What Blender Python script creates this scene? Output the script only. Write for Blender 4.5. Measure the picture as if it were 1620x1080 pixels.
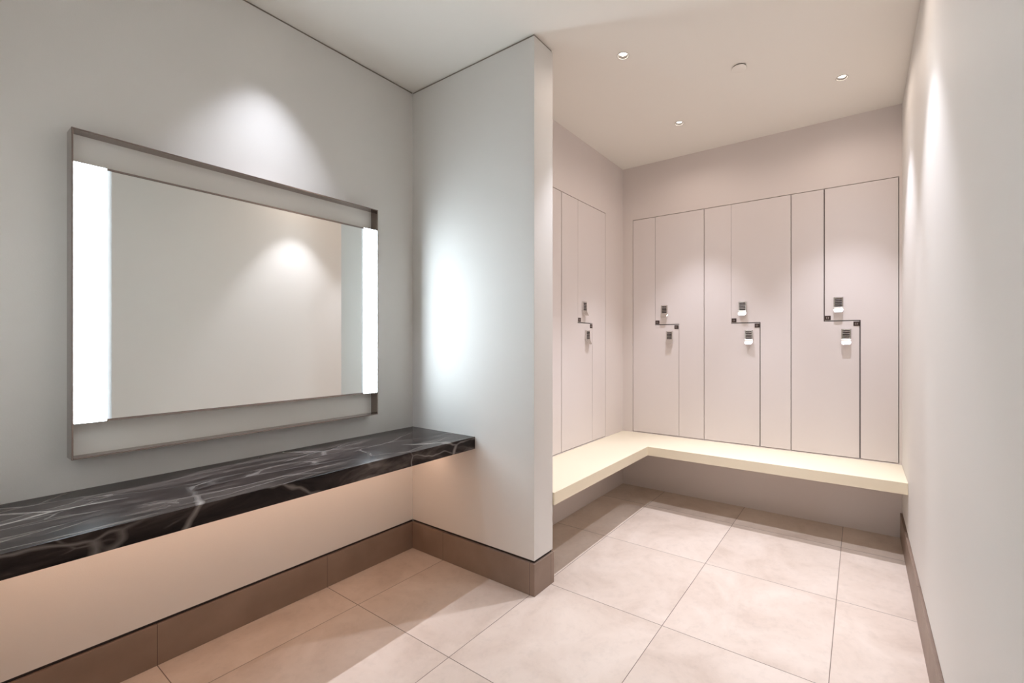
import bpy, bmesh, math, random
from mathutils import Vector, Matrix

for o in list(bpy.data.objects):
    bpy.data.objects.remove(o, do_unlink=True)
scene = bpy.context.scene
C = scene.collection
R = math.radians

# ------------------------------------------------------------------ camera
F_PX, CX, YAW, CAM_H = 688.96, 918.67, 0.5704, 1.22
cam_data = bpy.data.cameras.new('camera')
cam_data.sensor_width = 36.0
cam_data.lens = F_PX / 1620 * 36.0
cam_data.shift_x = -(CX - 810) / 1620
cam_data.clip_start = 0.02
cam = bpy.data.objects.new('camera', cam_data)
cam.location = (0, 0, CAM_H)
cam.rotation_euler = (R(90), 0, YAW)
C.objects.link(cam)
scene.camera = cam

# ------------------------------------------------------------------ world and exposure
w = bpy.data.worlds.new('world'); scene.world = w
w.use_nodes = True
w.node_tree.nodes['Background'].inputs[0].default_value = (0.0, 0.0, 0.0, 1)
w.node_tree.nodes['Background'].inputs[1].default_value = 0.0
vs = scene.view_settings
vs.view_transform = 'Standard'; vs.look = 'None'; vs.gamma = 1.0
vs.use_curve_mapping = False
vs.exposure = 0.17

# downlight photometry: (name, cone in degrees, edge softness, watts, colour)
NOOK_BEAMS = [('lamp_beam', 67, 0.6, 56, (0.865, 0.885, 1.0)), ('lamp_core', 46, 1.0, 20, (0.865, 0.885, 1.0)), ('lamp_field', 100, 1.0, 5.5, (0.80, 0.88, 1.0)), ('lamp_spill', 165, 0.6, 3.8, (1.0, 0.86, 0.78))]
VANITY_BEAMS = [('lamp_beam', 66, 1.0, 50, (0.82, 0.87, 1.0)), ('lamp_core', 36, 1.0, 100, (0.84, 0.88, 1.0))]
LED_COL = (0.765, 0.90, 1.0); LED_S = 30.0
FILL_STRIP_COL = (1.0, 0.64, 0.45); FILL_STRIP_S = 19.0
LENS_S = 8.0

# ------------------------------------------------------------------ layout (metres, camera above the origin)
XL, XR = -2.233, 0.2194            # left wall, right wall
YP0, YP1, XE = 1.636, 1.785, -1.314 # partition front, rear and free end
XN, YB = -1.718, 3.351             # locker nook: left wall, back wall
YF = -1.9                          # wall behind the camera
YE = 0.034                         # wall closing the near end of the counter niche
H = 2.696
BASE_T = 0.155; GAP_B = 0.167; GAP_C = 0.010; REC = 0.014
UNIT = 0.609
LX0 = -1.624                       # left edge of the back lockers
LZ0, LZ1 = 0.461, 2.246

# ------------------------------------------------------------------ material helpers
def new_mat(name):
    m = bpy.data.materials.new(name); m.use_nodes = True
    nt = m.node_tree
    return m, nt, nt.nodes['Principled BSDF']
def N(nt, t, **kw):
    n = nt.nodes.new(t)
    for k, v in kw.items(): setattr(n, k, v)
    return n
def L(nt, a, b): nt.links.new(a, b)
def plain(name, col, rough=0.5, metal=0.0, bump=0.0, bscale=200.0, spec=0.5, var=0.0, vscale=3.0):
    m, nt, b = new_mat(name)
    b.inputs['Base Color'].default_value = (*col, 1)
    b.inputs['Roughness'].default_value = rough
    b.inputs['Metallic'].default_value = metal
    b.inputs['Specular IOR Level'].default_value = spec
    tc = N(nt, 'ShaderNodeTexCoord')
    if var:
        n = N(nt, 'ShaderNodeTexNoise'); n.inputs['Scale'].default_value = vscale; n.inputs['Detail'].default_value = 5
        L(nt, tc.outputs['Object'], n.inputs['Vector'])
        mx = N(nt, 'ShaderNodeMix', data_type='RGBA')
        mx.inputs[6].default_value = (*[c * (1 - var) for c in col], 1)
        mx.inputs[7].default_value = (*[min(1, c * (1 + var)) for c in col], 1)
        L(nt, n.outputs['Fac'], mx.inputs[0]); L(nt, mx.outputs[2], b.inputs['Base Color'])
    if bump:
        n2 = N(nt, 'ShaderNodeTexNoise'); n2.inputs['Scale'].default_value = bscale; n2.inputs['Detail'].default_value = 3
        L(nt, tc.outputs['Object'], n2.inputs['Vector'])
        bp = N(nt, 'ShaderNodeBump'); bp.inputs['Strength'].default_value = bump; bp.inputs['Distance'].default_value = 0.002
        L(nt, n2.outputs['Fac'], bp.inputs['Height']); L(nt, bp.outputs['Normal'], b.inputs['Normal'])
    return m

M_WALL = plain('wall_paint', (0.80, 0.77, 0.728), 0.62, bump=0.10, bscale=260, spec=0.3, var=0.012, vscale=2.0)
M_NOOK = plain('nook_paint', (0.82, 0.74, 0.70), 0.55, bump=0.06, bscale=260, spec=0.3, var=0.01, vscale=2.0)
M_CEIL = plain('ceiling_paint', (0.93, 0.885, 0.815), 0.7, bump=0.05, bscale=240, spec=0.2)
M_DARK = plain('shadow_gap_channel', (0.03, 0.022, 0.02), 0.7)
M_CGAP = plain('ceiling_gap_channel', (0.26, 0.22, 0.18), 0.7)
M_DOOR = plain('locker_laminate', (0.82, 0.745, 0.715), 0.36, bump=0.02, bscale=400, spec=0.4)
M_CARC = plain('locker_carcass', (0.10, 0.075, 0.065), 0.7)
M_BENCH = plain('cream_solid_surface', (0.93, 0.825, 0.63), 0.42, spec=0.4, var=0.02, vscale=8)
M_CHROME = plain('polished_chrome', (0.74, 0.71, 0.68), 0.25, 1.0)
M_STEEL = plain('brushed_steel', (0.30, 0.25, 0.225), 0.16, 1.0, bump=0.02, bscale=500)
M_BAND = plain('satin_metal_band', (0.88, 0.85, 0.79), 0.45, 0.1, spec=0.4)
M_DIAL = plain('dark_dial', (0.035, 0.025, 0.022), 0.35)
M_PLATE = plain('dark_bronze_plate', (0.06, 0.038, 0.033), 0.35, 0.3)
M_PMARK = plain('pale_engraving', (0.50, 0.42, 0.38), 0.5)
M_BAFFLE = plain('downlight_baffle', (0.035, 0.024, 0.018), 0.6)
M_WHITE = plain('white_bezel', (0.78, 0.74, 0.68), 0.4)
m, nt, b = new_mat('mirror_silver')
b.inputs['Base Color'].default_value = (0.86, 0.875, 0.85, 1); b.inputs['Metallic'].default_value = 1
b.inputs['Roughness'].default_value = 0.015
tc = N(nt, 'ShaderNodeTexCoord'); n = N(nt, 'ShaderNodeTexNoise'); n.inputs['Scale'].default_value = 1.5
L(nt, tc.outputs['Object'], n.inputs['Vector'])
mr = N(nt, 'ShaderNodeMapRange'); mr.inputs['To Min'].default_value = 0.01; mr.inputs['To Max'].default_value = 0.02
L(nt, n.outputs['Fac'], mr.inputs['Value']); L(nt, mr.outputs['Result'], b.inputs['Roughness'])
M_MIRROR = m

def emis(name, col, s):
    m, nt, b = new_mat(name)
    b.inputs['Base Color'].default_value = (0.8, 0.8, 0.8, 1)
    b.inputs['Emission Color'].default_value = (*col, 1)
    b.inputs['Emission Strength'].default_value = s
    return m
M_LED = emis('led_diffuser', LED_COL, LED_S)
def frosted_edge(name, flip):
    m, nt, b = new_mat(name)
    b.inputs['Base Color'].default_value = (0.7, 0.72, 0.7, 1); b.inputs['Roughness'].default_value = 0.4
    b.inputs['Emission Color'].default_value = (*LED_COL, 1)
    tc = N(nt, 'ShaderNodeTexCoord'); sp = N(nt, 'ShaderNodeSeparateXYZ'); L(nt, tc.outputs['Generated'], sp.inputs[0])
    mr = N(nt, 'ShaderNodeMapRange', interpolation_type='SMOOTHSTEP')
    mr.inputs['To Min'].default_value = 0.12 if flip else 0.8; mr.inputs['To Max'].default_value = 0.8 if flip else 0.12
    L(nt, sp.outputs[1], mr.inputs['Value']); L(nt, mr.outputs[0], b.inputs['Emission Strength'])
    return m
M_FROST = [frosted_edge('frosted_glass_edge', False), frosted_edge('frosted_glass_edge_reversed', True)]
M_LENS = emis('downlight_lens', (1.0, 0.92, 0.82), LENS_S)

def tile_floor():
    m, nt, b = new_mat('beige_stone_tiles')
    S, X0, Y0 = 0.6218, -1.3379, 1.1413
    tc = N(nt, 'ShaderNodeTexCoord'); sp = N(nt, 'ShaderNodeSeparateXYZ'); L(nt, tc.outputs['Object'], sp.inputs[0])
    def axis(out, off):
        a = N(nt, 'ShaderNodeMath', operation='SUBTRACT'); a.inputs[1].default_value = off; L(nt, out, a.inputs[0])
        d = N(nt, 'ShaderNodeMath', operation='DIVIDE'); d.inputs[1].default_value = S; L(nt, a.outputs[0], d.inputs[0])
        f = N(nt, 'ShaderNodeMath', operation='FLOOR'); L(nt, d.outputs[0], f.inputs[0])
        fr = N(nt, 'ShaderNodeMath', operation='FRACT'); L(nt, d.outputs[0], fr.inputs[0])
        s = N(nt, 'ShaderNodeMath', operation='SUBTRACT'); s.inputs[1].default_value = 0.5; L(nt, fr.outputs[0], s.inputs[0])
        ab = N(nt, 'ShaderNodeMath', operation='ABSOLUTE'); L(nt, s.outputs[0], ab.inputs[0])
        return f, ab
    fx, ax = axis(sp.outputs[0], X0); fy, ay = axis(sp.outputs[1], Y0)
    mxm = N(nt, 'ShaderNodeMath', operation='MAXIMUM'); L(nt, ax.outputs[0], mxm.inputs[0]); L(nt, ay.outputs[0], mxm.inputs[1])
    gr = N(nt, 'ShaderNodeMapRange'); gr.inputs['From Min'].default_value = 0.5 - 0.0028; gr.inputs['From Max'].default_value = 0.5 - 0.0014
    L(nt, mxm.outputs[0], gr.inputs['Value'])
    cb = N(nt, 'ShaderNodeCombineXYZ'); L(nt, fx.outputs[0], cb.inputs[0]); L(nt, fy.outputs[0], cb.inputs[1])
    wn = N(nt, 'ShaderNodeTexWhiteNoise'); L(nt, cb.outputs[0], wn.inputs['Vector'])
    vm = N(nt, 'ShaderNodeVectorMath', operation='SCALE'); L(nt, wn.outputs['Color'], vm.inputs[0]); vm.inputs['Scale'].default_value = 9.0
    va = N(nt, 'ShaderNodeVectorMath', operation='ADD'); L(nt, tc.outputs['Object'], va.inputs[0]); L(nt, vm.outputs[0], va.inputs[1])
    n1 = N(nt, 'ShaderNodeTexNoise'); n1.inputs['Scale'].default_value = 3.2; n1.inputs['Detail'].default_value = 7; n1.inputs['Roughness'].default_value = 0.62; n1.inputs['Distortion'].default_value = 0.6
    n2 = N(nt, 'ShaderNodeTexNoise'); n2.inputs['Scale'].default_value = 26; n2.inputs['Detail'].default_value = 5; n2.inputs['Roughness'].default_value = 0.7
    L(nt, va.outputs[0], n1.inputs['Vector']); L(nt, va.outputs[0], n2.inputs['Vector'])
    r1 = N(nt, 'ShaderNodeValToRGB'); L(nt, n1.outputs['Fac'], r1.inputs[0])
    e = r1.color_ramp.elements
    e[0].position = 0.30; e[0].color = (0.59, 0.475, 0.395, 1)
    e[1].position = 0.66; e[1].color = (0.745, 0.635, 0.55, 1)
    k = e.new(0.46); k.color = (0.675, 0.56, 0.475, 1)
    r2 = N(nt, 'ShaderNodeMapRange'); r2.inputs['From Min'].default_value = 0.30; r2.inputs['From Max'].default_value = 0.5
    r2.inputs['To Min'].default_value = 0.93; r2.inputs['To Max'].default_value = 1.0
    L(nt, n2.outputs['Fac'], r2.inputs['Value'])
    tv = N(nt, 'ShaderNodeMapRange'); tv.inputs['To Min'].default_value = 0.96; tv.inputs['To Max'].default_value = 1.03
    L(nt, wn.outputs['Value'], tv.inputs['Value'])
    mu = N(nt, 'ShaderNodeMath', operation='MULTIPLY'); L(nt, r2.outputs[0], mu.inputs[0]); L(nt, tv.outputs[0], mu.inputs[1])
    vs_ = N(nt, 'ShaderNodeVectorMath', operation='SCALE'); L(nt, r1.outputs['Color'], vs_.inputs[0]); L(nt, mu.outputs[0], vs_.inputs['Scale'])
    mix = N(nt, 'ShaderNodeMix', data_type='RGBA'); L(nt, gr.outputs[0], mix.inputs[0]); L(nt, vs_.outputs[0], mix.inputs[6])
    mix.inputs[7].default_value = (0.20, 0.145, 0.12, 1)
    L(nt, mix.outputs[2], b.inputs['Base Color'])
    rr = N(nt, 'ShaderNodeMapRange'); rr.inputs['To Min'].default_value = 0.42; rr.inputs['To Max'].default_value = 0.58
    L(nt, n1.outputs['Fac'], rr.inputs['Value']); L(nt, rr.outputs[0], b.inputs['Roughness'])
    b.inputs['Specular IOR Level'].default_value = 0.35
    inv = N(nt, 'ShaderNodeMath', operation='SUBTRACT'); inv.inputs[0].default_value = 1.0; L(nt, gr.outputs[0], inv.inputs[1])
    bp = N(nt, 'ShaderNodeBump'); bp.inputs['Strength'].default_value = 0.5; bp.inputs['Distance'].default_value = 0.002
    L(nt, inv.outputs[0], bp.inputs['Height']); L(nt, bp.outputs['Normal'], b.inputs['Normal'])
    return m
M_FLOOR = tile_floor()

def base_tile():
    """taupe skirting tile; joints every floor-tile length along whichever axis the face runs"""
    m, nt, b = new_mat('taupe_skirting_tile')
    S, X0, Y0 = 0.6218, -1.3379, 1.1413
    tc = N(nt, 'ShaderNodeTexCoord'); sp = N(nt, 'ShaderNodeSeparateXYZ'); L(nt, tc.outputs['Object'], sp.inputs[0])
    ge = N(nt, 'ShaderNodeNewGeometry'); sn = N(nt, 'ShaderNodeSeparateXYZ'); L(nt, ge.outputs['True Normal'], sn.inputs[0])
    def joint(out, off, nout):
        a = N(nt, 'ShaderNodeMath', operation='SUBTRACT'); a.inputs[1].default_value = off; L(nt, out, a.inputs[0])
        d = N(nt, 'ShaderNodeMath', operation='DIVIDE'); d.inputs[1].default_value = S; L(nt, a.outputs[0], d.inputs[0])
        fr = N(nt, 'ShaderNodeMath', operation='FRACT'); L(nt, d.outputs[0], fr.inputs[0])
        s = N(nt, 'ShaderNodeMath', operation='SUBTRACT'); s.inputs[1].default_value = 0.5; L(nt, fr.outputs[0], s.inputs[0])
        ab = N(nt, 'ShaderNodeMath', operation='ABSOLUTE'); L(nt, s.outputs[0], ab.inputs[0])
        g = N(nt, 'ShaderNodeMath', operation='GREATER_THAN'); g.inputs[1].default_value = 0.5 - 0.0018; L(nt, ab.outputs[0], g.inputs[0])
        na = N(nt, 'ShaderNodeMath', operation='ABSOLUTE'); L(nt, nout, na.inputs[0])
        lt = N(nt, 'ShaderNodeMath', operation='LESS_THAN'); lt.inputs[1].default_value = 0.5; L(nt, na.outputs[0], lt.inputs[0])
        mu = N(nt, 'ShaderNodeMath', operation='MULTIPLY'); L(nt, g.outputs[0], mu.inputs[0]); L(nt, lt.outputs[0], mu.inputs[1])
        return mu
    jx = joint(sp.outputs[0], X0, sn.outputs[0]); jy = joint(sp.outputs[1], Y0, sn.outputs[1])
    mx = N(nt, 'ShaderNodeMath', operation='MAXIMUM'); L(nt, jx.outputs[0], mx.inputs[0]); L(nt, jy.outputs[0], mx.inputs[1])
    n1 = N(nt, 'ShaderNodeTexNoise'); n1.inputs['Scale'].default_value = 5; n1.inputs['Detail'].default_value = 6
    L(nt, tc.outputs['Object'], n1.inputs['Vector'])
    r1 = N(nt, 'ShaderNodeValToRGB'); L(nt, n1.outputs['Fac'], r1.inputs[0])
    r1.color_ramp.elements[0].position = 0.3; r1.color_ramp.elements[0].color = (0.245, 0.172, 0.130, 1)
    r1.color_ramp.elements[1].position = 0.7; r1.color_ramp.elements[1].color = (0.325, 0.235, 0.182, 1)
    mix = N(nt, 'ShaderNodeMix', data_type='RGBA'); L(nt, mx.outputs[0], mix.inputs[0]); L(nt, r1.outputs[0], mix.inputs[6])
    mix.inputs[7].default_value = (0.12, 0.08, 0.065, 1)
    L(nt, mix.outputs[2], b.inputs['Base Color']); b.inputs['Roughness'].default_value = 0.45
    return m
M_BASE = base_tile()

def marble():
    m, nt, b = new_mat('dark_veined_marble')
    tc = N(nt, 'ShaderNodeTexCoord')
    def noise(scale, det=6, dist=0.0, vec=None, rough=0.55):
        n = N(nt, 'ShaderNodeTexNoise'); n.inputs['Scale'].default_value = scale; n.inputs['Detail'].default_value = det
        n.inputs['Distortion'].default_value = dist; n.inputs['Roughness'].default_value = rough
        L(nt, vec or tc.outputs['Object'], n.inputs['Vector']); return n
    # stretched cloudy ground running along the slab
    mp = N(nt, 'ShaderNodeMapping'); mp.inputs['Scale'].default_value = (5.0, 0.9, 2.6); mp.inputs['Rotation'].default_value = (0, 0, R(8))
    L(nt, tc.outputs['Object'], mp.inputs['Vector'])
    g = noise(3.0, 9, 0.9, mp.outputs[0], 0.62)
    r = N(nt, 'ShaderNodeValToRGB'); L(nt, g.outputs['Fac'], r.inputs[0])
    e = r.color_ramp.elements
    e[0].position = 0.33; e[0].color = (0.004, 0.002, 0.002, 1)
    e[1].position = 0.72; e[1].color = (0.13, 0.105, 0.092, 1)
    k = e.new(0.52); k.color = (0.030, 0.021, 0.019, 1)
    # warped coordinates for the veins
    wv = noise(2.2, 4, 0.0)
    sb = N(nt, 'ShaderNodeVectorMath', operation='SUBTRACT'); L(nt, wv.outputs['Color'], sb.inputs[0]); sb.inputs[1].default_value = (0.5, 0.5, 0.5)
    sc = N(nt, 'ShaderNodeVectorMath', operation='SCALE'); L(nt, sb.outputs[0], sc.inputs[0]); sc.inputs['Scale'].default_value = 0.13
    ad = N(nt, 'ShaderNodeVectorMath', operation='ADD'); L(nt, tc.outputs['Object'], ad.inputs[0]); L(nt, sc.outputs[0], ad.inputs[1])
    def veins(scale, width, rot, mask_scale, lo, hi, stretch):
        mp2 = N(nt, 'ShaderNodeMapping'); mp2.inputs['Rotation'].default_value = (R(12), R(20), R(rot)); mp2.inputs['Scale'].default_value = stretch
        L(nt, ad.outputs[0], mp2.inputs['Vector'])
        v = N(nt, 'ShaderNodeTexVoronoi', feature='DISTANCE_TO_EDGE'); v.inputs['Scale'].default_value = scale
        L(nt, mp2.outputs[0], v.inputs['Vector'])
        mr = N(nt, 'ShaderNodeMapRange'); mr.inputs['From Min'].default_value = 0.0; mr.inputs['From Max'].default_value = width
        mr.inputs['To Min'].default_value = 1.0; mr.inputs['To Max'].default_value = 0.0; L(nt, v.outputs['Distance'], mr.inputs['Value'])
        ms = noise(mask_scale, 3)
        mm = N(nt, 'ShaderNodeMapRange'); mm.inputs['From Min'].default_value = lo; mm.inputs['From Max'].default_value = hi
        L(nt, ms.outputs['Fac'], mm.inputs['Value'])
        mu = N(nt, 'ShaderNodeMath', operation='MULTIPLY'); L(nt, mr.outputs[0], mu.inputs[0]); L(nt, mm.outputs[0], mu.inputs[1])
        return mu
    v1 = veins(2.1, 0.013, 30, 1.9, 0.40, 0.56, (1.0, 0.55, 1.0))
    v2 = veins(5.0, 0.016, -20, 2.6, 0.47, 0.66, (1.3, 0.5, 1.0))
    v3 = veins(3.2, 0.030, -8, 1.6, 0.42, 0.60, (3.4, 0.55, 1.6))
    mx0 = N(nt, 'ShaderNodeMath', operation='MAXIMUM'); L(nt, v1.outputs[0], mx0.inputs[0])
    h3 = N(nt, 'ShaderNodeMath', operation='MULTIPLY'); L(nt, v3.outputs[0], h3.inputs[0]); h3.inputs[1].default_value = 0.30; L(nt, h3.outputs[0], mx0.inputs[1])
    mx = N(nt, 'ShaderNodeMath', operation='MAXIMUM'); L(nt, mx0.outputs[0], mx.inputs[0])
    h = N(nt, 'ShaderNodeMath', operation='MULTIPLY'); L(nt, v2.outputs[0], h.inputs[0]); h.inputs[1].default_value = 0.55; L(nt, h.outputs[0], mx.inputs[1])
    mix = N(nt, 'ShaderNodeMix', data_type='RGBA'); L(nt, mx.outputs[0], mix.inputs[0]); L(nt, r.outputs[0], mix.inputs[6])
    mix.inputs[7].default_value = (0.50, 0.44, 0.40, 1)
    L(nt, mix.outputs[2], b.inputs['Base Color'])
    b.inputs['Roughness'].default_value = 0.24; b.inputs['Specular IOR Level'].default_value = 0.2
    return m
M_MARBLE = marble()

# ------------------------------------------------------------------ mesh helpers
def bx(bm, x0, x1, y0, y1, z0, z1, mi=0):
    vs_ = [bm.verts.new(p) for p in ((x0,y0,z0),(x1,y0,z0),(x1,y1,z0),(x0,y1,z0),(x0,y0,z1),(x1,y0,z1),(x1,y1,z1),(x0,y1,z1))]
    for f in ((0,3,2,1),(4,5,6,7),(0,1,5,4),(1,2,6,5),(2,3,7,6),(3,0,4,7)):
        fc = bm.faces.new([vs_[i] for i in f]); fc.material_index = mi
def prism(bm, pts, axis, a0, a1, mi=0):
    """extrude a closed outline; axis 'y': pts are (x,z); axis 'z': pts are (x,y); axis 'x': pts are (y,z)"""
    def P(p, a):
        return {'y': (p[0], a, p[1]), 'z': (p[0], p[1], a), 'x': (a, p[0], p[1])}[axis]
    A = [bm.verts.new(P(p, a0)) for p in pts]; B = [bm.verts.new(P(p, a1)) for p in pts]
    fs = [bm.faces.new(A), bm.faces.new(B[::-1])]
    n = len(pts)
    for i in range(n): fs.append(bm.faces.new((A[i], B[i], B[(i+1) % n], A[(i+1) % n])))
    for f in fs: f.material_index = mi
def lathe(bm, prof, cx, cy, seg=40, mi=0):
    """prof: list of (r, z); revolved about the vertical through cx, cy"""
    rings = []
    for r, z in prof:
        if r < 1e-6: rings.append([bm.verts.new((cx, cy, z))])
        else: rings.append([bm.verts.new((cx + r*math.cos(2*math.pi*k/seg), cy + r*math.sin(2*math.pi*k/seg), z)) for k in range(seg)])
    for a, b2 in zip(rings, rings[1:]):
        for k in range(seg):
            k2 = (k+1) % seg
            if len(a) == 1 and len(b2) == 1: continue
            if len(a) == 1: f = bm.faces.new((a[0], b2[k], b2[k2]))
            elif len(b2) == 1: f = bm.faces.new((a[k], a[k2], b2[0]))
            else: f = bm.faces.new((a[k], a[k2], b2[k2], b2[k]))
            f.material_index = mi; f.smooth = True
def obj(name, bm, mats, parent=None, bevel=0.0, seg=2):
    bmesh.ops.recalc_face_normals(bm, faces=bm.faces[:])
    me = bpy.data.meshes.new(name); bm.to_mesh(me); bm.free()
    for mt in (mats if isinstance(mats, (list, tuple)) else [mats]): me.materials.append(mt)
    o = bpy.data.objects.new(name, me); C.objects.link(o)
    if parent: o.parent = parent
    if bevel:
        md = o.modifiers.new('bevel', 'BEVEL'); md.width = bevel; md.segments = seg; md.limit_method = 'ANGLE'; md.angle_limit = R(40)
    return o
def struct(name, bm, mats, label=None, bevel=0.0):
    o = obj(name, bm, mats, None, bevel); o['kind'] = 'structure'
    if label: o['label'] = label
    return o
def thing(name, label, cat, loc=(0,0,0), rotz=0.0, group=None):
    o = bpy.data.objects.new(name, None); C.objects.link(o)
    o.empty_display_size = 0.1
    o.location = loc; o.rotation_euler = (0, 0, rotz)
    o['label'] = label; o['category'] = cat
    if group: o['group'] = group
    return o
def dup(root, loc, rotz, label, group=None):
    r = root.copy(); C.objects.link(r); r.location = loc; r.rotation_euler = (0, 0, rotz)
    r['label'] = label
    if group: r['group'] = group
    for ch in list(root.children):
        if ch.type == 'LIGHT': continue
        c = ch.copy(); C.objects.link(c); c.parent = r
        for g in ch.children:
            d = g.copy(); C.objects.link(d); d.parent = c
    return r

# ------------------------------------------------------------------ room shell
T = 0.12
bm = bmesh.new(); bx(bm, XL-T-0.2, XR+T+0.2, YF-T, YB+0.65, -0.1, 0)
struct('floor', bm, M_FLOOR)

NOOK_LIGHTS = [(-1.031, 2.012), (-1.030, 2.840), (-0.085, 2.843), (-0.085, 2.012)]
VANITY_LIGHTS = [(-2.015, 0.87)]
REAR_FILL = [(-1.03, -1.05)]   # unseen lamp added behind the camera for more bounce on the partition
LIGHTS = NOOK_LIGHTS + VANITY_LIGHTS + REAR_FILL
HOLE_R = 0.0275
bm = bmesh.new()
segs = 40
cx0, cx1, cy0, cy1 = XL-T, XR+T, YF-T, YB+T
outer = [bm.verts.new(p) for p in ((cx0,cy0,H),(cx1,cy0,H),(cx1,cy1,H),(cx0,cy1,H))]
edges = [bm.edges.new((outer[i], outer[(i+1) % 4])) for i in range(4)]
for (lx, ly) in LIGHTS:
    ring = [bm.verts.new((lx+HOLE_R*math.cos(2*math.pi*k/segs), ly+HOLE_R*math.sin(2*math.pi*k/segs), H)) for k in range(segs)]
    edges += [bm.edges.new((ring[i], ring[(i+1) % segs])) for i in range(segs)]
bmesh.ops.triangle_fill(bm, use_beauty=True, edges=edges, normal=(0, 0, -1))
bx(bm, cx0, cx1, cy0, cy1, H+0.10, H+0.14)
bx(bm, cx0-0.02, cx0, cy0, cy1, H, H+0.14); bx(bm, cx1, cx1+0.02, cy0, cy1, H, H+0.14)
bx(bm, cx0, cx1, cy0-0.02, cy0, H, H+0.14); bx(bm, cx0, cx1, cy1, cy1+0.02, H, H+0.14)
struct('ceiling', bm, M_CEIL)

ZC = H - GAP_C
# left wall: painted face over a backing, with shadow gaps at skirting and ceiling
bm = bmesh.new()
bx(bm, XL-T, XL-REC, YF-T, YP0+0.04, 0, H); bx(bm, XL-REC, XL, YF, YE-0.15, GAP_B, ZC); bx(bm, XL-REC, XL, YE, YP0, GAP_B, ZC)
struct('wall_left', bm, M_WALL)
bm = bmesh.new()
bx(bm, XR+REC, XR+T, YF-T, YB+T, 0, H); bx(bm, XR, XR+REC, YF, YB, GAP_B, ZC)
struct('wall_right', bm, M_WALL)
# partition
bm = bmesh.new()
bx(bm, XL-T, XE-REC, YP0+REC, YP1-REC, 0, H)
bx(bm, XL-0.008, XE, YP0, YP1, GAP_B, ZC)
struct('wall_partition', bm, M_WALL, bevel=0.0015)
# matching wall at the near end of the counter
bm = bmesh.new()
bx(bm, XL, XE-REC, YE-0.15+REC, YE-REC, 0, H); bx(bm, XL-0.008, XE, YE-0.15, YE, GAP_B, ZC)
struct('wall_entry', bm, M_WALL, bevel=0.0015)
# nook left wall with an opening for the lockers
NY0, NY1 = 1.806, 3.046
bm = bmesh.new()
WT = 0.03
for (y0, y1, z0, z1) in ((YP1, YB, 0, LZ0-0.002), (YP1, YB, LZ1+0.002, H), (YP1, NY0-0.003, LZ0-0.002, LZ1+0.002), (NY1+0.0025, YB, LZ0-0.002, LZ1+0.002)):
    bx(bm, XN-WT, XN, y0, y1, z0, z1)
struct('wall_nook', bm, M_NOOK)
LX1 = LX0 + 3*UNIT
bm = bmesh.new()
for (x0, x1, z0, z1) in ((XN-WT, XR, 0, LZ0-0.002), (XN-WT, XR, LZ1+0.002, H), (XN-WT, LX0-0.002, LZ0-0.002, LZ1+0.002), (LX1+0.002, XR, LZ0-0.002, LZ1+0.002)):
    bx(bm, x0, x1, YB, YB+WT, z0, z1)
struct('wall_back', bm, M_NOOK)
bm = bmesh.new(); bx(bm, XL-T, XR+T, YF-T, YF, 0, H)
struct('wall_front', bm, M_WALL)

# skirtings
def skirt_box(bm, x0, x1, y0, y1): bx(bm, x0, x1, y0, y1, 0, BASE_T)
bm = bmesh.new(); skirt_box(bm, XL-REC, XL+0.006, YF, YP0); struct('baseboard_left', bm, M_BASE, bevel=0.0015)
bm = bmesh.new()
prism(bm, [(XL+0.006, YP0-0.006), (XE+0.006, YP0-0.006), (XE+0.006, YP1+0.004), (XE-REC, YP1+0.004), (XE-REC, YP0+REC), (XL+0.006, YP0+REC)], 'z', 0, BASE_T)
struct('baseboard_partition', bm, M_BASE, bevel=0.0015)
bm = bmesh.new(); skirt_box(bm, XR-0.0105, XR+REC, YF, YB); struct('baseboard_right', bm, M_BASE, bevel=0.0015)
bm = bmesh.new(); prism(bm, [(XL+0.006, YE+0.006), (XL+0.006, YE-REC), (XE-REC, YE-REC), (XE-REC, YE-0.15-0.004), (XE+0.006, YE-0.15-0.004), (XE+0.006, YE+0.006)], 'z', 0, BASE_T)
struct('baseboard_entry', bm, M_BASE, bevel=0.0015)
# dark channels set in the shadow gaps
def channel(name, boxes, mat):
    bm = bmesh.new()
    for b_ in boxes: bx(bm, *b_)
    struct(name, bm, mat)
g0, g1 = BASE_T+0.0005, GAP_B-0.0005
channel('trim_1', [(XL-REC+0.001, XL-0.006, YF, YP0, g0, g1)], M_DARK)
channel('trim_2', [(XL, XE-0.006, YP0+0.006, YP0+REC-0.001, g0, g1), (XE-REC+0.001, XE-0.006, YP0+REC, YP1-0.004, g0, g1)], M_DARK)
channel('trim_3', [(XR+0.006, XR+REC-0.001, YF, YB, g0, g1)], M_DARK)
c0, c1 = ZC+0.0003, H-0.0003
channel('trim_4', [(XL-REC+0.001, XL-0.005, YF, YP0, c0, c1)], M_CGAP)
channel('trim_5', [(XL, XE-0.005, YP0+0.005, YP0+REC-0.001, c0, c1), (XE-REC+0.001, XE-0.005, YP0+REC, YP1-0.004, c0, c1)], M_CGAP)
channel('trim_6', [(XR+0.005, XR+REC-0.001, YF, YB, c0, c1)], M_CGAP)

# ------------------------------------------------------------------ bench
BT, BB, BD = 0.4543, 0.3895, 0.4145
bm = bmesh.new()
prism(bm, [(XN, YP1), (XN+BD, YP1), (XN+BD, YB-BD), (XR-0.0005, YB-BD), (XR-0.0005, YB), (XN, YB)], 'z', BB, BT)
o = obj('bench', bm, M_BENCH, bevel=0.002)
o['label'] = 'cream L-shaped floating bench running below the white lockers'; o['category'] = 'bench'

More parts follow.
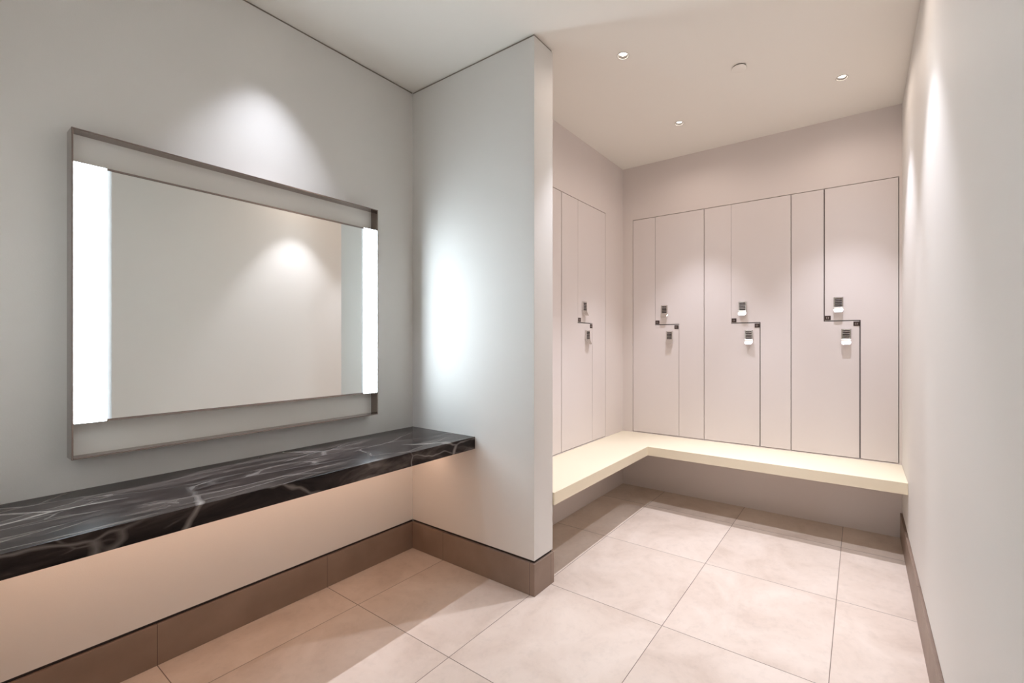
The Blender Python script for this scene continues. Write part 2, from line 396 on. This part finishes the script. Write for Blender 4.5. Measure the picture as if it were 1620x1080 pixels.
# ------------------------------------------------------------------ marble counter
CT, CB_, CXF = 0.717, 0.653, -1.713
bm = bmesh.new(); bx(bm, XL, CXF, YE, YP0, CB_, CT)
o = obj('countertop', bm, M_MARBLE, bevel=0.0015)
o['label'] = 'long dark veined marble counter fixed to the wall below the lit mirror'; o['category'] = 'counter'

# unseen warm strip, added to brighten the wall and floor under the counter
M_FILL_STRIP = emis('warm_fill_strip', FILL_STRIP_COL, FILL_STRIP_S)
bm = bmesh.new(); bx(bm, XL+0.19, XL+0.21, YE+0.03, YP0-0.03, CB_-0.004, CB_+0.002)
so = obj('under_fill', bm, M_FILL_STRIP, o); so['label'] = 'added warm fill strip under the counter, unseen'

# ------------------------------------------------------------------ lit mirror
XM = XL + 0.07; MY0, MY1, MZ0, MZ1 = 0.298, 1.371, 0.832, 1.9205
PZ0, PZ1 = 0.949, 1.810
LW = 0.0745; FT = 0.005
ro = thing('vanity_mirror', 'large wall mirror with vertical light strips and steel frame above marble counter', 'mirror', (XL, (MY0+MY1)/2, MZ0))
OX, OY, OZ = ro.location
def mb(x0, x1, y0, y1, z0, z1): 
    bm = bmesh.new(); bx(bm, x0-OX, x1-OX, y0-OY, y1-OY, z0-OZ, z1-OZ); return bm
bm = bmesh.new()
for (y0, y1, z0, z1) in ((MY0, MY0+FT, MZ0, MZ1), (MY1-FT, MY1, MZ0, MZ1), (MY0+FT, MY1-FT, MZ0, MZ0+FT), (MY0+FT, MY1-FT, MZ1-FT, MZ1)):
    bx(bm, 0, XM-OX, y0-OY, y1-OY, z0-OZ, z1-OZ)
obj('frame', bm, M_STEEL, ro, 0.0008)
obj('back_panel', mb(XL, XL+0.014, MY0+FT, MY1-FT, MZ0+FT, MZ1-FT), M_BAND, ro)
iy0, iy1 = MY0+FT+LW, MY1-FT-LW
obj('mirror_glass', mb(XL+0.016, XM-0.001, iy0, iy1, PZ0+0.007, PZ1-0.007), M_MIRROR, ro)
for z0, z1 in ((PZ0, PZ0+0.0065), (PZ1-0.0065, PZ1)):
    obj('trim_rail', mb(XL+0.0145, XM+0.001, iy0+0.0005, iy1-0.0005, z0, z1), M_STEEL, ro)
for k, (y0, y1) in enumerate(((iy0+0.0005, iy0+0.012), (iy1-0.012, iy1-0.0005))):
    obj('frosted_edge', mb(XM-0.0009, XM, y0, y1, PZ0+0.007, PZ1-0.007), M_FROST[k], ro)
for y0, y1 in ((MY0+FT+0.0005, iy0-0.0002), (iy1+0.0002, MY1-FT-0.0005)):
    led = obj('light_strip', mb(XM-0.002, XM, y0, y1, PZ0+0.001, PZ1-0.001), M_LED, ro)
    led['label'] = 'glowing white light strip'
    obj('light_housing', mb(XL+0.0145, XM-0.0022, y0, y1, PZ0, PZ1), M_STEEL, led)

# ------------------------------------------------------------------ lockers
def poly_door(pts, th=0.018):
    bm = bmesh.new(); prism(bm, pts, 'y', 0, th); return bm
SX1, SX2, SZ = 0.203, 0.406, 1.357
U, ZB, ZT = UNIT, LZ0, LZ1
def shrink_left(g, gt):
    e = 0.0022
    return [(e, ZB+e), (SX2-g/2, ZB+e), (SX2-g/2, SZ-0.003), (SX1-gt/2, SZ-0.003), (SX1-gt/2, ZT-e), (e, ZT-e)]
def shrink_right(g, gt):
    e = 0.0022
    return [(SX2+g/2, ZB+e), (U-e, ZB+e), (U-e, ZT-e), (SX1+gt/2, ZT-e), (SX1+gt/2, SZ+0.003), (SX2+g/2, SZ+0.003)]

def lock_body_bm(x, z):
    """55 x 104 mm keyless lock: framed dial window above a flared pull"""
    bm = bmesh.new()
    w2, h = 0.055, 0.104
    # side cheeks and back
    bx(bm, x, x+w2, -0.004, 0, z+0.030, z+h)
    for xa in (x, x+w2-0.007): bx(bm, xa, xa+0.007, -0.011, -0.004, z+0.036, z+h)
    bx(bm, x+0.007, x+w2-0.007, -0.011, -0.004, z+h-0.006, z+h)
    for k in range(6): bx(bm, x+0.006, x+w2-0.006, -0.0115, -0.004, z+0.0375+k*0.0115, z+0.0405+k*0.0115)
    # flared pull (profile in y,z swept across the width)
    prof = [(0, z+0.038), (-0.010, z+0.038), (-0.0125, z+0.035), (-0.0140, z+0.030), (-0.0165, z+0.0235), (-0.0200, z+0.0170), (-0.0245, z+0.0100), (-0.0300, z+0.0030), (-0.0300, z), (-0.0230, z+0.0065), (-0.016, z+0.015), (-0.008, z+0.022), (0, z+0.026)]
    n0 = len(bm.verts)
    prism(bm, prof, 'x', x, x+w2)
    bm.verts.ensure_lookup_table()
    for v in list(bm.verts)[n0:]:      # the pull narrows to a rounded lip
        t_ = max(0.0, min(1.0, (z+0.022-v.co.z)/0.022))
        v.co.x = x+w2/2 + (v.co.x-x-w2/2)*(1-0.30*t_*t_)
    for f in bm.faces: f.smooth = False
    return bm
def dial_bm(x, z, k):
    bm = bmesh.new()
    n = 12; zc = z+0.0448+k*0.0115; r = 0.0042
    pts = [(-0.0055 + r*math.cos(2*math.pi*i/n)*0.9, zc + r*math.sin(2*math.pi*i/n)) for i in range(n)]
    prism(bm, pts, 'x', x+0.008, x+0.047)
    return bm
def plate_bm(x, z):
    bm = bmesh.new()
    bx(bm, x, x+0.034, -0.0025, 0, z, z+0.029, 0)
    return bm
def plate_mark_bm(x, z):
    bm = bmesh.new()
    # small pale numerals, too small to read in the photograph
    bx(bm, x+0.0095, x+0.0120, -0.0031, -0.0025, z+0.008, z+0.021)
    bx(bm, x+0.0190, x+0.0210, -0.0031, -0.0025, z+0.008, z+0.021)
    bx(bm, x+0.0210, x+0.0245, -0.0031, -0.0025, z+0.0135, z+0.0155)
    return bm

def make_locker(label, group, gt=0.003, g=0.004):
    t = thing('locker', label, 'locker', (0,0,0), 0, group)
    bm = bmesh.new()
    x0, x1, y0, y1 = 0.001, U-0.001, 0.022, 0.46
    for b_ in ((x0, x1, y1-0.012, y1, ZB, ZT), (x0, x0+0.012, y0, y1-0.012, ZB, ZT), (x1-0.012, x1, y0, y1-0.012, ZB, ZT),
               (x0+0.012, x1-0.012, y0, y1-0.012, ZB, ZB+0.012), (x0+0.012, x1-0.012, y0, y1-0.012, ZT-0.012, ZT)):
        bx(bm, *b_)
    # inner dividers following the stepped doors
    bx(bm, SX1-0.012, SX1+0.012, y0, y1-0.012, SZ, ZT-0.012)
    bx(bm, SX1-0.012, SX2+0.012, y0, y1-0.012, SZ-0.012, SZ)
    bx(bm, SX2-0.012, SX2+0.012, y0, y1-0.012, ZB+0.012, SZ-0.012)
    obj('carcass', bm, M_CARC, t)
    for side in (0, 1):
        d = obj('door', poly_door(shrink_left(g, gt) if side == 0 else shrink_right(g, gt)), M_DOOR, t, 0.0006, 1)
        lx, lz = ((0.302, 1.199) if side == 0 else (0.258, 1.410))
        obj('lock', lock_body_bm(lx, lz), M_CHROME, d, 0.0007, 2)
        for k in range(5): obj('dial', dial_bm(lx, lz, k), M_DIAL, d)
        px, pz = ((SX2-0.0055-0.031, SZ-0.036) if side == 0 else (SX1+0.004, SZ+0.006))
        obj('number_plate', plate_bm(px, pz), M_PLATE, d)
        obj('plate_numeral', plate_mark_bm(px, pz), M_PMARK, d)
    return t
GRP = 'double lockers with stepped doors'
l3 = make_locker('double locker at the right end of the back row beside the side wall', GRP, 0.006, 0.006)
l3.location = (LX0+2*UNIT, YB, 0)
l2 = make_locker('middle double locker of the three facing the camera', GRP, 0.0015, 0.006)
l2.location = (LX0+UNIT, YB, 0)
l1 = make_locker('leftmost double locker on the back wall, next to the inner corner', GRP, 0.0025, 0.003)
l1.location = (LX0, YB, 0)
dup(l1, (XN, NY1-UNIT-0.0005, 0), R(90), 'double locker on the side wall left of the inner corner, locks seen edge-on', GRP)
dup(l1, (XN, NY1-2*UNIT-0.003, 0), R(90), 'double locker mostly hidden behind the partition edge, only a sliver showing', GRP)

# ------------------------------------------------------------------ downlights
def make_downlight(label, group):
    t = thing('downlight', label, 'ceiling light', (0,0,H), 0, group)
    bm = bmesh.new()
    r = HOLE_R
    lathe(bm, [(r+0.0045, -0.0005), (r+0.0045, -0.0022), (r-0.0005, -0.0026), (r-0.002, -0.0005), (r-0.0015, 0.0)], 0, 0)
    obj('bezel', bm, M_WHITE, t)
    bm = bmesh.new()
    lathe(bm, [(r-0.0008, -0.0004), (r-0.0012, 0.012), (r-0.003, 0.050), (0.0, 0.050)], 0, 0)
    obj('baffle', bm, M_BAFFLE, t)
    bm = bmesh.new()
    lathe(bm, [(0.0, 0.0075), (0.012, 0.008), (0.019, 0.0095), (0.0225, 0.0125), (0.0225, 0.018), (0.0, 0.018)], 0, 0)
    lens = obj('lamp_lens', bm, M_LENS, t)
    lens['label'] = 'glowing warm white lens'
    return t
proto = None
labels = ['round recessed downlight nearest the partition top corner',
          'small recessed downlight nearest the inner corner above the leftmost back locker',
          'recessed downlight nearest the right wall, beyond the sprinkler cover',
          'recessed downlight close to the right wall just above the frame',
          'recessed downlight over the marble counter and mirror',
          'unseen downlight added behind the counter niche wall for bounce light',
          ]
for i, (lx, ly) in enumerate(LIGHTS):
    grp = 'ceiling downlights over the lockers' if i < 4 else None
    if proto is None:
        proto = make_downlight(labels[0], grp); proto.location = (lx, ly, H); t = proto
    else:
        t = dup(proto, (lx, ly, H), 0, labels[i], grp)
        if not grp: del t['group']
    beams = VANITY_BEAMS if i == 4 else NOOK_BEAMS
    for nm, size, blend, pw, col in beams:
        if pw <= 0: continue
        ld = bpy.data.lights.new(nm, 'SPOT'); ld.energy = pw; ld.color = col
        ld.spot_size = R(size); ld.spot_blend = blend; ld.shadow_soft_size = 0.011
        lo = bpy.data.objects.new(nm, ld); C.objects.link(lo); lo.parent = t; lo.location = (0, 0, -0.004)

# ------------------------------------------------------------------ sprinkler cover
t = thing('sprinkler_cover', 'flat round sprinkler cover plate between the ceiling downlights', 'sprinkler cover', (-0.547, 2.435, H))
bm = bmesh.new(); lathe(bm, [(0.0, -0.0085), (0.034, -0.0085), (0.0372, -0.0075), (0.0372, -0.0055), (0.0, -0.0055)], 0, 0, 48)
obj('cover_plate', bm, M_CEIL, t)
bm = bmesh.new(); lathe(bm, [(0.0, -0.0054), (0.0335, -0.0054), (0.0345, -0.0004), (0.0, -0.0004)], 0, 0, 48)
obj('collar', bm, M_DARK, t)
